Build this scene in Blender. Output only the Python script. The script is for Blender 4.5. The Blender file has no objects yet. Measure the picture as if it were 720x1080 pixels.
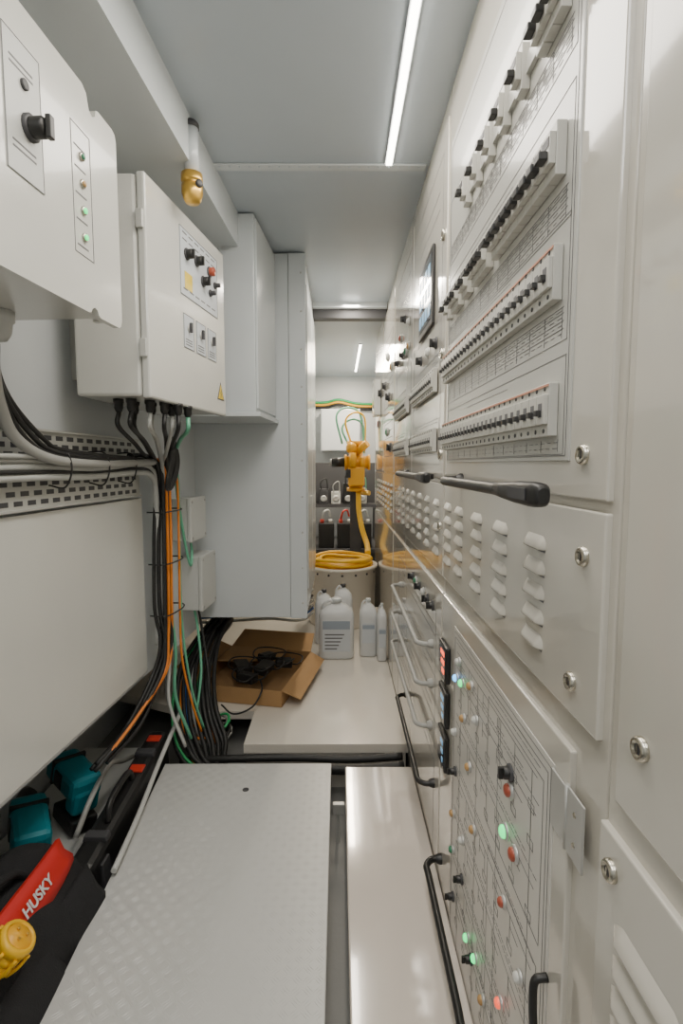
import bpy, bmesh, math, random
from mathutils import Vector, Matrix, Euler
random.seed(7)
scn=bpy.context.scene
col=bpy.context.collection
WL={}
# ---------------------------------------------------------------- materials
def mat(name,c,rough=.5,metal=0,emit=0,ecol=None,bump=0,bscale=60,var=.03,trans=0,coat=0):
    m=bpy.data.materials.new(name); m.use_nodes=True
    nt=m.node_tree; n=nt.nodes; l=nt.links; bs=n['Principled BSDF']
    tc=n.new('ShaderNodeTexCoord'); nz=n.new('ShaderNodeTexNoise'); nz.inputs['Scale'].default_value=7
    nz.inputs['Detail'].default_value=4
    l.new(tc.outputs['Object'],nz.inputs['Vector'])
    mx=n.new('ShaderNodeMixRGB'); mx.blend_type='MIX'
    mx.inputs[1].default_value=(*[max(0,v*(1-var)) for v in c],1); mx.inputs[2].default_value=(*[min(1,v*(1+var)) for v in c],1)
    l.new(nz.outputs['Fac'],mx.inputs[0]); l.new(mx.outputs[0],bs.inputs['Base Color'])
    bs.inputs['Roughness'].default_value=rough; bs.inputs['Metallic'].default_value=metal
    bs.inputs['Coat Weight'].default_value=coat; bs.inputs['Coat Roughness'].default_value=.05
    bs.inputs['Transmission Weight'].default_value=trans
    if emit:
        bs.inputs['Emission Color'].default_value=(*(ecol or c),1); bs.inputs['Emission Strength'].default_value=emit
    if bump:
        nb=n.new('ShaderNodeTexNoise'); nb.inputs['Scale'].default_value=bscale
        l.new(tc.outputs['Object'],nb.inputs['Vector'])
        bp=n.new('ShaderNodeBump'); bp.inputs['Strength'].default_value=bump; bp.inputs['Distance'].default_value=.004
        l.new(nb.outputs['Fac'],bp.inputs['Height']); l.new(bp.outputs[0],bs.inputs['Normal'])
    return m
M=dict(
 wall=mat('wall_paint',(.63,.66,.68),.4,bump=.04,bscale=25),
 ceil=mat('ceiling_panel',(.49,.545,.60),.34,bump=.04,bscale=12),
 panel=mat('switchgear_paint',(.62,.585,.51),.14,coat=.6,bump=.015,bscale=12),
 door=mat('switchgear_door_paint',(.645,.615,.545),.12,coat=.6,bump=.015,bscale=12),
 plate=mat('engraved_plate',(.55,.545,.505),.25,coat=.2),
 cplate=mat('control_plate_brightened',(.69,.67,.62),.3,coat=.1),  # brighter than the engraved plate: fill light put into the colour
 cab=mat('wall_cabinet_paint',(.67,.67,.63),.2,coat=.4,bump=.05,bscale=200),
 white=mat('glossy_white',(.65,.69,.71),.26,coat=.25),
 plat=mat('platform_paint',(.76,.715,.64),.25,coat=.3),
 strip=mat('cover_paint',(.75,.68,.61),.12,coat=.7),
 check=mat('tread_plate',(.61,.615,.60),.34,metal=.1),
 floor=mat('grey_floor',(.26,.26,.25),.6,bump=.2),
 black=mat('black_plastic',(.018,.018,.018),.4),
 rubber=mat('black_rubber',(.02,.02,.02),.5),
 dark=mat('dark_grey',(.06,.06,.065),.5),
 ink=mat('printed_ink',(.14,.14,.15),.5),
 chrome=mat('chrome',(.55,.52,.44),.25,metal=1),
 steel=mat('steel',(.55,.55,.53),.4,metal=.5),
 galv=mat('galvanised',(.56,.56,.53),.4,metal=.3),
 breaker=mat('breaker_plastic',(.59,.58,.53),.35),
 toggle=mat('breaker_toggle',(.035,.035,.035),.4),
 orange=mat('orange_sheath',(.80,.24,.03),.4),
 pink=mat('salmon_marker',(.62,.30,.20),.5),
 green=mat('green_sheath',(.04,.40,.14),.4),
 mint=mat('mint_hose',(.16,.50,.32),.4),
 grey=mat('grey_sheath',(.40,.40,.38),.45),
 lgrey=mat('light_grey_plastic',(.57,.58,.56),.4),
 blue=mat('blue_sheath',(.03,.15,.5),.4),
 yellow=mat('yellow_paint',(.85,.43,.02),.35),
 brightyellow=mat('yellow_plastic',(.9,.52,.02),.4),
 brass=mat('brass',(.80,.50,.11),.3,metal=.8),
 red=mat('red_fabric',(.60,.02,.015),.6),
 redp=mat('red_plastic',(.62,.05,.03),.35),
 fabric=mat('black_fabric',(.016,.016,.018),.9,bump=.5,bscale=300),
 teal=mat('teal_plastic',(.0,.20,.25),.4),
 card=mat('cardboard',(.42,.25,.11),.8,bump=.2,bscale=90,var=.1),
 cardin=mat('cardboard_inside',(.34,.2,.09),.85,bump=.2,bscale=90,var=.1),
 jug=mat('white_hdpe',(.72,.74,.75),.3),
 tub=mat('cream_tub',(.80,.75,.66),.35),
 label=mat('label_paper',(.34,.40,.48),.5),
 labelw=mat('label_print',(.62,.66,.7),.5),
 led=mat('led_tube',(1,.95,.85),.5,emit=14,ecol=(1,.94,.83)),
 lblue=mat('lamp_blue',(.1,.4,1),.3,emit=2.5,ecol=(.1,.5,1)),
 lgreen=mat('lamp_green',(.03,.75,.22),.3,emit=1.6,ecol=(.02,.95,.22)),
 lred=mat('lamp_red',(.9,.12,.07),.3,emit=1,ecol=(1,.12,.05)),
 lred0=mat('lamp_red_off',(.42,.09,.05),.3),
 lgreen0=mat('lamp_green_off',(.05,.22,.12),.3),
 lyel0=mat('lamp_amber_off',(.5,.30,.12),.3),
 lwhite=mat('lamp_white',(.66,.66,.62),.3),
 screen=mat('display_glass',(.02,.03,.05),.1,coat=.5),
 screenlit=mat('display_lit',(.2,.42,.6),.3,emit=.35,ecol=(.3,.6,.95)),
 seg=mat('red_digits',(1,.1,.05),.4,emit=2,ecol=(1,.12,.05)),
 warn=mat('warning_yellow',(.85,.62,.03),.4),
)
# ---------------------------------------------------------------- mesh builder
class B:
    def __init__(s): s.bm=bmesh.new(); s.m=[]
    def mi(s,k):
        if k not in s.m: s.m.append(k)
        return s.m.index(k)
    def hexa(s,p,k,bev=0):
        vs=[s.bm.verts.new(q) for q in p]
        F=[(0,3,2,1),(4,5,6,7),(0,1,5,4),(1,2,6,5),(2,3,7,6),(3,0,4,7)]
        fs=[s.bm.faces.new([vs[i] for i in f]) for f in F]
        i=s.mi(k)
        for f in fs: f.material_index=i
        if bev:
            es=list({e for f in fs for e in f.edges})
            r=bmesh.ops.bevel(s.bm,geom=es,offset=bev,segments=2,affect='EDGES',profile=.5)
            for f in r['faces']: f.material_index=i
    def box(s,x0,y0,z0,x1,y1,z1,k,bev=0):
        x0,x1=sorted((x0,x1));y0,y1=sorted((y0,y1));z0,z1=sorted((z0,z1))
        s.hexa([(x0,y0,z0),(x1,y0,z0),(x1,y1,z0),(x0,y1,z0),(x0,y0,z1),(x1,y0,z1),(x1,y1,z1),(x0,y1,z1)],k,bev)
    def obox(s,c,sz,rot,k,bev=0):
        R=Euler(rot).to_matrix(); c=Vector(c); h=Vector(sz)/2
        P=[(-1,-1,-1),(1,-1,-1),(1,1,-1),(-1,1,-1),(-1,-1,1),(1,-1,1),(1,1,1),(-1,1,1)]
        s.hexa([c+R@Vector((a*h.x,b*h.y,d*h.z)) for a,b,d in P],k,bev)
    def poly(s,bottom,top,k,smooth=False):
        i=s.mi(k); n=len(bottom)
        a=[s.bm.verts.new(q) for q in bottom]; b=[s.bm.verts.new(q) for q in top]
        fs=[s.bm.faces.new(a[::-1]),s.bm.faces.new(b)]
        for j in range(n):
            f=s.bm.faces.new([a[j],a[(j+1)%n],b[(j+1)%n],b[j]]); f.smooth=smooth; fs.append(f)
        for f in fs: f.material_index=i
    def prism(s,plan,z0,z1,k): s.poly([(x,y,z0) for x,y in plan],[(x,y,z1) for x,y in plan],k)
    def cyl(s,p0,p1,r,k,r2=None,seg=16):
        r2=r if r2 is None else r2
        p0=Vector(p0);p1=Vector(p1);d=(p1-p0).normalized()
        a=d.orthogonal().normalized(); b=d.cross(a)
        A=[];Bq=[]
        for j in range(seg):
            t=2*math.pi*j/seg; o=a*math.cos(t)+b*math.sin(t)
            A.append(p0+o*r);Bq.append(p1+o*r2)
        s.poly(A,Bq,k,True)
    def lathe(s,c,prof,k,seg=24,axis=(0,0,1)):
        d=Vector(axis).normalized();a=d.orthogonal().normalized();b=d.cross(a);c=Vector(c);i=s.mi(k)
        rings=[]
        for r,h in prof:
            rings.append([s.bm.verts.new(c+d*h+(a*math.cos(2*math.pi*j/seg)+b*math.sin(2*math.pi*j/seg))*max(r,1e-4)) for j in range(seg)])
        for q in range(len(rings)-1):
            for j in range(seg):
                f=s.bm.faces.new([rings[q][j],rings[q][(j+1)%seg],rings[q+1][(j+1)%seg],rings[q+1][j]]);f.smooth=True;f.material_index=i
    def tube(s,pts,r,k,seg=8,sub=6,closed=False):
        P=[Vector(p) for p in pts]; Q=[]
        n=len(P)
        if n>2 and sub>1:
            for j in range(n-1):
                a=P[j-1] if j else P[0]*2-P[1]; b=P[j]; c=P[j+1]; d=P[j+2] if j+2<n else P[-1]*2-P[-2]
                for q in range(sub):
                    t=q/sub
                    Q.append(.5*((2*b)+(c-a)*t+(2*a-5*b+4*c-d)*t*t+(3*b-a-3*c+d)*t**3))
            Q.append(P[-1])
        else: Q=P
        i=s.mi(k); rings=[]; up=None
        for j,q in enumerate(Q):
            d=(Q[min(j+1,len(Q)-1)]-Q[max(j-1,0)]).normalized()
            if up is None: up=d.orthogonal().normalized()
            else:
                up=(up-d*up.dot(d)); up=up.normalized() if up.length>1e-5 else d.orthogonal().normalized()
            b=d.cross(up)
            rings.append([s.bm.verts.new(q+(up*math.cos(2*math.pi*t/seg)+b*math.sin(2*math.pi*t/seg))*r) for t in range(seg)])
        for a,b in zip(rings,rings[1:]):
            for t in range(seg):
                f=s.bm.faces.new([a[t],a[(t+1)%seg],b[(t+1)%seg],b[t]]);f.smooth=True;f.material_index=i
        for f in (s.bm.faces.new(rings[0][::-1]),s.bm.faces.new(rings[-1])): f.material_index=i
    def ball(s,c,r,k,sc=(1,1,1),seg=16):
        ret=bmesh.ops.create_uvsphere(s.bm,u_segments=seg,v_segments=seg//2+2,radius=r,matrix=Matrix.Translation(c)@Matrix.Diagonal((*sc,1)))
        i=s.mi(k)
        for f in {f for v in ret['verts'] for f in v.link_faces}: f.material_index=i; f.smooth=True
def props(o,label,cat,group,kind):
    if label: o['label']=label
    if cat: o['category']=cat
    if group: o['group']=group
    if kind: o['kind']=kind
def attach(o,parent,loc):
    o.location=loc; WL[o.name]=Vector(loc)
    if parent:
        o.parent=parent; o.matrix_parent_inverse=Matrix.Translation(-WL[parent.name])
def fin(b,name,parent=None,label=None,cat=None,group=None,kind=None,subsurf=0):
    bmesh.ops.recalc_face_normals(b.bm,faces=b.bm.faces[:])
    me=bpy.data.meshes.new(name); 
    co=[v.co for v in b.bm.verts]
    mn=Vector([min(c[i] for c in co) for i in range(3)]);mx=Vector([max(c[i] for c in co) for i in range(3)])
    c=(mn+mx)/2
    if not parent: c.z=mn.z
    bmesh.ops.translate(b.bm,verts=b.bm.verts[:],vec=-c)
    b.bm.to_mesh(me); b.bm.free()
    for k in b.m: me.materials.append(M[k])
    o=bpy.data.objects.new(name,me); col.objects.link(o); attach(o,parent,c); props(o,label,cat,group,kind)
    if subsurf:
        md=o.modifiers.new('s','SUBSURF'); md.levels=subsurf; md.render_levels=subsurf
    return o
def thing(name,label,cat,base,group=None):
    e=bpy.data.objects.new(name,None); col.objects.link(e); e.empty_display_size=.05
    attach(e,None,Vector(base)); props(e,label,cat,group,None); return e
def copy_at(o,delta,parent=None):
    c=o.copy(); col.objects.link(c); loc=WL[o.name]+Vector(delta); c.location=loc; WL[c.name]=loc
    if parent:
        c.parent=parent; c.matrix_parent_inverse=Matrix.Translation(-WL[parent.name])
    return c
def W(s,d): return (-.9+.07*s+d, s-.07*d)
def wbox(b,s0,s1,d0,d1,z0,z1,k,bev=0):
    p=[W(s0,d0),W(s0,d1),W(s1,d1),W(s1,d0)]
    b.hexa([(*q,z0) for q in p]+[(*q,z1) for q in p],k,bev)
def w3(s,d,z): return (*W(s,d),z)
CE=2.42
# ---------------------------------------------------------------- structure
b=B(); b.box(-1.2,-1.4,-.05,.8,6.4,0,'floor'); fin(b,'floor',kind='structure')
b=B(); b.box(-1.2,-1.4,CE,.8,6.4,CE+.05,'ceil'); fin(b,'ceiling',kind='structure')
b=B(); b.box(-1.25,-1.4,0,-1.2,6.4,CE,'wall'); 
b.prism([(-1.2,-1.4),W(-1.4,0),W(2.66,0),(-1.2,2.66)],.575,CE,'wall'); fin(b,'wall_left',kind='structure')
b=B(); b.box(.76,-1.4,0,.8,6.4,CE,'wall'); fin(b,'wall_right',kind='structure')
b=B(); b.box(-1.2,6.3,0,.76,6.4,CE,'wall'); fin(b,'wall_far',kind='structure')
b=B(); b.box(-1.25,-1.45,0,.8,-1.4,CE,'wall'); fin(b,'wall_back',kind='structure')
b=B(); b.box(-.46,1.90,CE-.007,.3,1.94,CE,'white',.003)
for i in range(22): b.lathe((-.44+i*.034,1.912,CE-.007),[(.004,0),(.003,-.002),(0,-.003)],'ceil',8)
fin(b,'trim_1',kind='structure')
b=B(); b.box(-.165,3.48,2.33,.305,3.56,CE,'dark'); b.box(-.165,3.44,2.385,.305,3.479,CE,'white')
b.box(-.165,3.57,2.36,.305,3.62,CE,'white')
fin(b,'trim_2',kind='structure')
b=B(); 
p=[(-.569,-1.3),(-.405,2.35),(-.72,2.37),(-.98,-1.3)]
b.prism(p,2.285,CE,'white')
fin(b,'trim_3',kind='structure')
# ---------------------------------------------------------------- LED strips
def led(y0,y1,x,lab):
    t=thing('led_light',lab,'light',(x,(y0+y1)/2,CE-.012),'ceiling led strips')
    b=B(); b.box(x-.014,y0,CE-.008,x+.014,y1,CE,'white',.001); fin(b,'light_housing',t)
    b=B(); b.box(x-.010,y0+.004,CE-.014,x+.010,y1-.004,CE-.0082,'led',.002); fin(b,'diffuser',t)
led(.45,1.895,.17,'slim warm white led strip on ceiling above switchgear')
led(4.6,5.9,.185,'short warm white led strip above the hose compartment')
led(-1.2,.1,.17,'added warm white led strip on ceiling behind camera, unseen')  # extra strip added out of view behind the camera for more light
def area(x,y,z,sx,sy,e,c=(1,.92,.8),rot=(0,0,0)):
    d=bpy.data.lights.new('lamp','AREA'); d.shape='RECTANGLE'; d.size=sx; d.size_y=sy; d.energy=e; d.color=c
    o=bpy.data.objects.new('lamp',d); o.location=(x,y,z); o.rotation_euler=rot; col.objects.link(o)
area(-.02,1.2,CE-.02,.35,1.3,12.5,(1,.93,.83))
area(.12,5.2,CE-.02,.05,1.3,30,(1,.85,.66))
area(-.1,-.4,CE-.02,.4,1.1,12,(1,.98,.95))  # soft area light that goes with the added strip behind the camera
area(.08,3.2,CE-.02,.1,.5,7,(1,.91,.78))
# ---------------------------------------------------------------- switchgear helpers
X=.30
def rdoor(y0,y1,z0,z1,parent,name='door',k='door',louv=None,label=None):
    b=B(); b.box(X,y0,z0,X+.012,y1,z1,k,.0025)
    if louv:
        ys,zs,w,h=louv; i=b.mi(k); dk=b.mi('ink')
        for yc in ys:
            for zc in zs:
                n=14; prof=[(.5,0),(.42,.12),(.15,.5),(-.15,.85),(-.36,1.0),(-.46,.9)]; rows=[]
                for pz,px in prof:
                    row=[]
                    for j in range(n+1):
                        t=j/n; a=min(1,math.sin(math.pi*t)*2.4)**.8 if 0<t<1 else 0
                        row.append(b.bm.verts.new((X-.0002-.009*px*a,yc-w/2+w*t,zc+h*(pz if pz<0 else pz*(.15+.85*a)))))
                    rows.append(row)
                last=[b.bm.verts.new((X-.0002,v.co.y,v.co.z+h*.02)) for v in rows[-1]]
                for A,C in zip(rows,rows[1:]):
                    for j in range(n):
                        f=b.bm.faces.new([A[j],A[j+1],C[j+1],C[j]]); f.material_index=i; f.smooth=True
                for j in range(n):
                    f=b.bm.faces.new([rows[-1][j],rows[-1][j+1],last[j+1],last[j]]); f.material_index=dk
                b.box(X-.0006,yc-w*.46,zc-h*.52-.0025,X-.0001,yc+w*.46,zc-h*.47,'ink')
    return fin(b,name,parent,label=label)
def latch(y,z,parent,r=.0125):
    b=B()
    b.lathe((X-.0001,y,z),[(r,0),(r,.004),(r*.85,.007),(r*.62,.007),(r*.55,.003),(0,.003)],'chrome',20,(-1,0,0))
    b.lathe((X-.0001,y,z),[(r*.5,.0031),(r*.45,.0055),(0,.0055)],'dark',16,(-1,0,0))
    b.box(X-.0065,y-.0012,z-r*.35,X-.0055,y+.0012,z+r*.35,'chrome')
    fin(b,'latch',parent,label='round chrome quarter-turn latch')
def handle(y0,y1,z,parent,k='black',r=.0085,x=.252):
    b=B()
    b.tube([(X,y0+.03,z),(x+.02,y0+.028,z),(x,y0+.05,z),(x,y0+.11,z),(x,(y0+y1)/2,z),(x,y1-.08,z),(x,y1-.04,z),(x+.02,y1-.015,z),(X,y1-.013,z)],r,k,12,6)
    for yy in (y0+.03,y1-.013): b.lathe((X,yy,z),[(.015,0),(.015,.006),(.011,.016)],k,16,(-1,0,0))
    return fin(b,'handle',parent,label='black bar handle' if k=='black' else 'grey metal bar handle')
def lever(y0,y1,z,parent,x=.250,s=1):
    b=B()
    b.tube([(X,y1-.01,z),(x+.02,y1-.015,z),(x,y1-.045,z),(x,y1-.2,z),(x,y0+.2,z),(x,y0+.12,z)],.0105*s,'black',12,6)
    b.tube([(X,y0+.19,z),(x+.01,y0+.19,z),(x,y0+.18,z)],.009,'black',10,4)
    i=b.mi('black'); rings=[]
    for t,w,h in ((.19,.010,.010),(.15,.011,.0125),(.09,.012,.0155),(.03,.012,.0165),(.008,.011,.0145),(0,.007,.009)):
        ring=[]
        for j in range(16):
            a=2*math.pi*j/16; c,s_=math.cos(a),math.sin(a)
            ring.append(b.bm.verts.new((x+w*math.copysign(abs(c)**.7,c),y0+t,z+h*math.copysign(abs(s_)**.7,s_))))
        rings.append(ring)
    for A,C in zip(rings,rings[1:]):
        for j in range(16):
            f=b.bm.faces.new([A[j],A[(j+1)%16],C[(j+1)%16],C[j]]);f.smooth=True;f.material_index=i
    b.bm.faces.new(rings[-1]); b.bm.faces.new(rings[0])
    b.lathe((X,y1-.01,z),[(.017,0),(.017,.006),(.012,.016)],'black',16,(-1,0,0))
    b.box(x-.0135,y0+.03,z-.008,x-.0118,y0+.10,z+.008,'dark',.0005)
    return fin(b,'handle',parent,label='black lever handle with broad flattened end')
def lines(b,segs,t=.0011,x=None,k='ink'):
    x=X if x is None else x
    for y0,z0,y1,z1 in segs:
        b.box(x-.0005,min(y0,y1)-t/2,min(z0,z1)-t/2,x-.0001,max(y0,y1)+t/2,max(z0,z1)+t/2,k)
def rect(y0,z0,y1,z1): return [(y0,z0,y1,z0),(y0,z1,y1,z1),(y0,z0,y0,z1),(y1,z0,y1,z1)]
def dashes(y0,y1,z,gap=.005,avg=.018):
    out=[];y=y0
    while y<y1-avg:
        w=random.uniform(.5,1.4)*avg
        out.append((y,z,min(y+w,y1),z)); y+=w+gap
    return out
LN={'lblue':'glowing blue indicator','lgreen':'glowing green indicator','lred':'glowing red indicator','lred0':'unlit red push button','lgreen0':'unlit green push button','lyel0':'amber push button','lwhite':'white push button'}
def lamp(y,z,k,parent,r=.008):
    b=B()
    b.lathe((X-.0018,y,z),[(r*1.35,0),(r*1.3,.004),(r,.005)],'steel' if k!='black' else 'dark',18,(-1,0,0))
    if k=='black':
        b.lathe((X-.0018,y,z),[(r,.005),(r*.95,.013),(r*.8,.015),(0,.015)],'black',18,(-1,0,0))
        b.box(X-.024,y-r*.3,z-r*.9,X-.0155,y+r*.3,z+r*.9,'black',.001)
        fin(b,'selector_knob',parent,label='black rotary selector knob')
    else:
        b.lathe((X-.0018,y,z),[(r,.005),(r*.95,.009),(r*.6,.012),(0,.013)],k,18,(-1,0,0))
        fin(b,'push_button' if k.endswith('0') or k=='lwhite' else 'indicator_lamp',parent,label=LN[k])
def breaker(y,zc,w,parent,first=None,H=.072):
    if first: return copy_at(first[0],(0,y-first[1],zc-first[2]),parent)
    b=B(); x=X-.003
    b.box(x-.013,y-w/2,zc-H/2,x,y+w/2,zc+H/2,'breaker',.001)
    b.box(x-.019,y-w/2+.0005,zc-H*.28,x-.0131,y+w/2-.0005,zc+H*.28,'breaker',.001)
    b.box(x-.0196,y-w*.22,zc-H*.14,x-.0191,y+w*.22,zc+H*.12,'ink')
    b.box(x-.0265,y-w*.19,zc-H*.12,x-.0197,y+w*.19,zc-H*.01,'toggle',.0008)
    for q in (-.4,.4): b.lathe((x-.013,y,zc+H*q),[(.0035,0),(.003,.001),(0,.0008)],'dark',8,(-1,0,0))
    return fin(b,'circuit_breaker',parent)
def bigsw(y,zc,parent,first=None):
    if first: return copy_at(first[0],(0,y-first[1],zc-first[2]),parent)
    b=B(); x=X-.003
    b.box(x-.014,y-.014,zc-.034,x,y+.014,zc+.034,'breaker',.001)
    b.box(x-.023,y-.0135,zc-.02,x-.0141,y+.0135,zc+.02,'breaker',.001)
    b.box(x-.035,y-.010,zc-.014,x-.0231,y+.010,zc-.003,'black',.0015)
    b.box(x-.0238,y-.0115,zc+.002,x-.0231,y+.0115,zc+.014,'dark')
    return fin(b,'circuit_breaker',parent,label='breaker with wide black lever')
LZ=[1.285,1.248,1.211,1.174,1.137]
LOUV=lambda ys:(ys,LZ,.082,.021)
# ---- cabinet beside entrance
A=thing('electrical_cabinet','light grey metal cabinet with louvred lower door and chrome latches','cabinet',(.53,-.1,0),'switchgear line-up')
b=B(); b.box(X+.008,-1.0,.0,.75,.574,CE-.002,'panel',.003); fin(b,'body',A)
d=rdoor(-.95,.548,1.035,2.36,A,'upper_door'); latch(.50,1.12,d); 
d=rdoor(-.95,.575,.06,.995,A,'lower_door',louv=([.475],[.90-.036*i for i in range(12)],.12,.024)); latch(.545,.955,d)
# ---- main breaker cabinet
Bc=thing('electrical_cabinet','large grey switchgear cabinet with breaker rows and mimic panel','cabinet',(.53,1.05,0),'switchgear line-up')
b=B(); b.box(X+.008,.576,0,.75,1.514,CE-.002,'panel',.003)
fin(b,'body',Bc)
ud=rdoor(.592,1.50,1.358,2.345,Bc,'breaker_door'); latch(.65,1.412,ud)
b=B(); b.box(X-.0025,.69,1.405,X+.001,1.47,2.24,'plate',.001)
fin(b,'engraved_plate',ud)
b=B(); xx=X-.0026
S=rect(.70,1.412,1.46,2.22)
for z0,z1 in ((1.44,1.51),(1.62,1.69),(1.775,1.85),(1.98,2.05)):
    zt=[z0-.012,z0-.020,z0-.030,z0-.040,z0-.052] if z0>1.45 else [z0-.006,z0-.014,z0-.022]
    for z in zt[:-1] if z0>1.45 else []: S.append((.72,z,1.46,z))
    for i in range(13): S.append((.725+i*.06,zt[0],.725+i*.06,zt[-1]))
    for za,zb in zip(zt,zt[1:]):
        S+=dashes(.727,1.45,(za+zb)/2,gap=.012,avg=.014)
    S+=dashes(.95,1.25,z1+.022,avg=.014)
    S+=rect(.708,zt[-1]-.004,1.465,z1+.034)
lines(b,S,.0008,xx)
fin(b,'printed_diagram',ud)
first=None; fb=None
for (z,ks,rl) in ((1.475,range(25),1),(1.655,range(25),1),(1.812,[0,1,2,3,4,5,6,7,8,9,11,12,13,14,16,17,19,20,21,23],0),(2.015,[0,1,2,5,8,11,14,17],0)):
    step=.0298
    for i in ks:
        y=.742+i*step
        if rl:
            if first is None: first=(breaker(y,z,.029,ud),y,z)
            else: breaker(y,z,.029,ud,first)
        else:
            if fb is None: fb=(bigsw(y,z,ud),y,z)
            else: bigsw(y,z,ud,fb)
    if rl:
        b=B(); b.box(X-.0175,.728,z+.031,X-.0162,.742+24.5*step,z+.034,'pink'); fin(b,'marker_strip',ud,label='thin salmon marker strip')
b=B(); b.box(X-.010,.72,2.002,X-.003,1.28,2.030,'galv'); fin(b,'din_rail',ud)
ys=[.80,.975,1.145,1.315,1.45]
ld=rdoor(.592,1.505,1.078,1.345,Bc,'louvred_door',louv=LOUV(ys)); latch(.64,1.288,ld); latch(.66,1.122,ld)
lever(.645,1.30,1.362,ud)
cd=rdoor(.655,1.50,.10,1.03,Bc,'control_door',k='door')
b=B(); b.box(X-.001,.70,.13,X+.001,1.34,.985,'cplate',.0004); fin(b,'engraved_plate',cd)
b=B(); S=rect(.71,.14,1.33,.975)+rect(.72,.15,1.32,.962)
for z in (.93,.87,.75,.615,.50,.38,.29):
    S+=[(.76,z,1.30,z)]
    for i in range(7):
        yy=.78+i*.08
        S+=[(yy,z-.05,yy,z)]+rect(yy-.012,z-.066,yy+.012,z-.052)
    S+=dashes(.75,1.31,z+.022,avg=.02)+dashes(.8,1.25,z+.032,avg=.012)
    for i in range(5): S+=[(.82+i*.1,z-.02,.86+i*.1,z-.02),(.86+i*.1,z-.035,.86+i*.1,z-.005)]
for yy in (.78,.95,1.1,1.25): S+=[(yy,.16,yy,.93)]
S+=rect(.735,.68,1.02,.94)+rect(.74,.2,1.0,.64)
lines(b,S,.0009,X-.0011)
fin(b,'printed_diagram',cd)
for i,z in enumerate((.86,.735,.61)):
    b=B(); b.box(X-.014,1.375,z-.05,X-.001,1.475,z+.05,'black',.004); b.box(X-.0152,1.385,z-.04,X-.0141,1.465,z+.04,'screen')
    k='seg' if i==0 else 'screenlit'
    for j in range(3): b.box(X-.0162,1.395,z+.020-j*.024,X-.0153,1.44-.008*(j+i)%.04,z+.032-j*.024,k)
    fin(b,'digital_meter',cd,label='square black panel meter with red digits' if i==0 else 'square black panel meter')
for y,z,k in ((1.29,.866,'lblue'),(1.23,.878,'lgreen'),(1.27,.915,'lwhite'),(1.15,.905,'lyel0'),(1.21,.80,'lyel0'),(1.10,.85,'lwhite'),(.875,.868,'black'),(.872,.838,'lred0'),
  (1.30,.72,'lwhite'),(1.15,.715,'lyel0'),(.89,.749,'lgreen'),(.84,.745,'lred0'),
  (1.29,.62,'black'),(1.1,.60,'lyel0'),(.89,.614,'lred0'),
  (1.3,.5,'lyel0'),(1.2,.5,'lwhite'),(.80,.56,'lwhite'),
  (1.3,.4,'lgreen0'),(1.2,.4,'black'),(.89,.415,'lred'),
  (1.29,.277,'black'),(1.13,.314,'lgreen'),(1.06,.332,'lgreen'),(1.10,.29,'black'),(1.0,.3,'lyel0'),(.9,.3,'black')):
    lamp(y,z,k,cd,.0115 if z>.7 and y<.9 else .009)
b=B(); b.tube([(X,.70,.665),(X-.018,.70,.66),(X-.022,.695,.63),(X-.022,.69,.60),(X-.018,.69,.575),(X,.69,.57)],.006,'black',12,5); fin(b,'grip',cd,label='small black curved grip')
handle(.93,1.47,.25,cd,r=.0095)
b=B(); b.box(X-.0035,.607,.897,X-.0005,.655,.985,'steel',.0014); b.box(X-.0035,.657,.899,X-.0005,.705,.980,'steel',.0014); b.cyl((X-.002,.656,.897),(X-.002,.656,.985),.0034,'steel')
for zz in (.96,.92): b.lathe((X-.0035,.63,zz),[(.004,0),(.003,.0015),(0,.0015)],'chrome',10,(-1,0,0))
fin(b,'hinge',cd,label='flat stainless steel latch plate')
# ---- third cabinet
Cc=thing('electrical_cabinet','grey switchgear cabinet with blue display and small breakers','cabinet',(.53,2.2,0),'switchgear line-up')
b=B(); b.box(X+.008,1.516,0,.75,2.898,CE-.002,'panel',.003); fin(b,'body',Cc)
d1=rdoor(1.53,2.19,1.358,2.345,Cc,'breaker_door'); d2=rdoor(2.20,2.88,1.358,2.345,Cc,'breaker_door')
for z in (1.43,1.72,2.05): latch(1.57,z,d1,.016)
b=B(); b.box(X-.010,1.70,1.84,X-.001,1.98,2.08,'black',.003); b.box(X-.0112,1.72,1.86,X-.0101,1.96,2.06,'screen')
for i in range(4):
    for j in range(3): b.box(X-.012,1.735+i*.058,1.875+j*.06,X-.0113,1.775+i*.058,1.915+j*.06,'screenlit')
fin(b,'display',d1,label='blue lit control display in black frame')
for dd,y0 in ((d1,1.64),(d2,2.28)):
    b=B(); S=[]
    for z in (1.48,1.66,1.78): S+=rect(y0-.03,z-.05,y0+.5,z+.06)+dashes(y0,y0+.45,z+.05,avg=.02)+dashes(y0,y0+.45,z-.045,avg=.02)
    S+=rect(y0-.05,1.4,y0+.51,2.28)+dashes(y0,y0+.4,2.15,avg=.03)+dashes(y0,y0+.4,2.2,avg=.03)
    lines(b,S,.0018); fin(b,'printed_diagram',dd)
    for z in (1.475,1.655):
        for i in range(14): breaker(y0+i*.034,z,.029,dd,first)
for y,z,k in ((2.3,1.9,'lyel0'),(2.4,1.9,'lgreen0'),(2.5,1.9,'black'),(2.3,2.0,'lwhite'),(2.45,2.05,'black'),(2.6,2.0,'lred0'),(2.7,1.9,'black'),(1.66,1.77,'black'),(1.8,1.77,'lwhite'),(1.95,1.77,'black')): lamp(y,z,k,d1 if y<2.2 else d2,.014)
ld=rdoor(1.515,2.88,1.078,1.345,Cc,'louvred_door',louv=LOUV([1.62+.17*i for i in range(7)])); latch(1.56,1.22,ld)
lever(1.50,2.3,1.362,d1)
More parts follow.
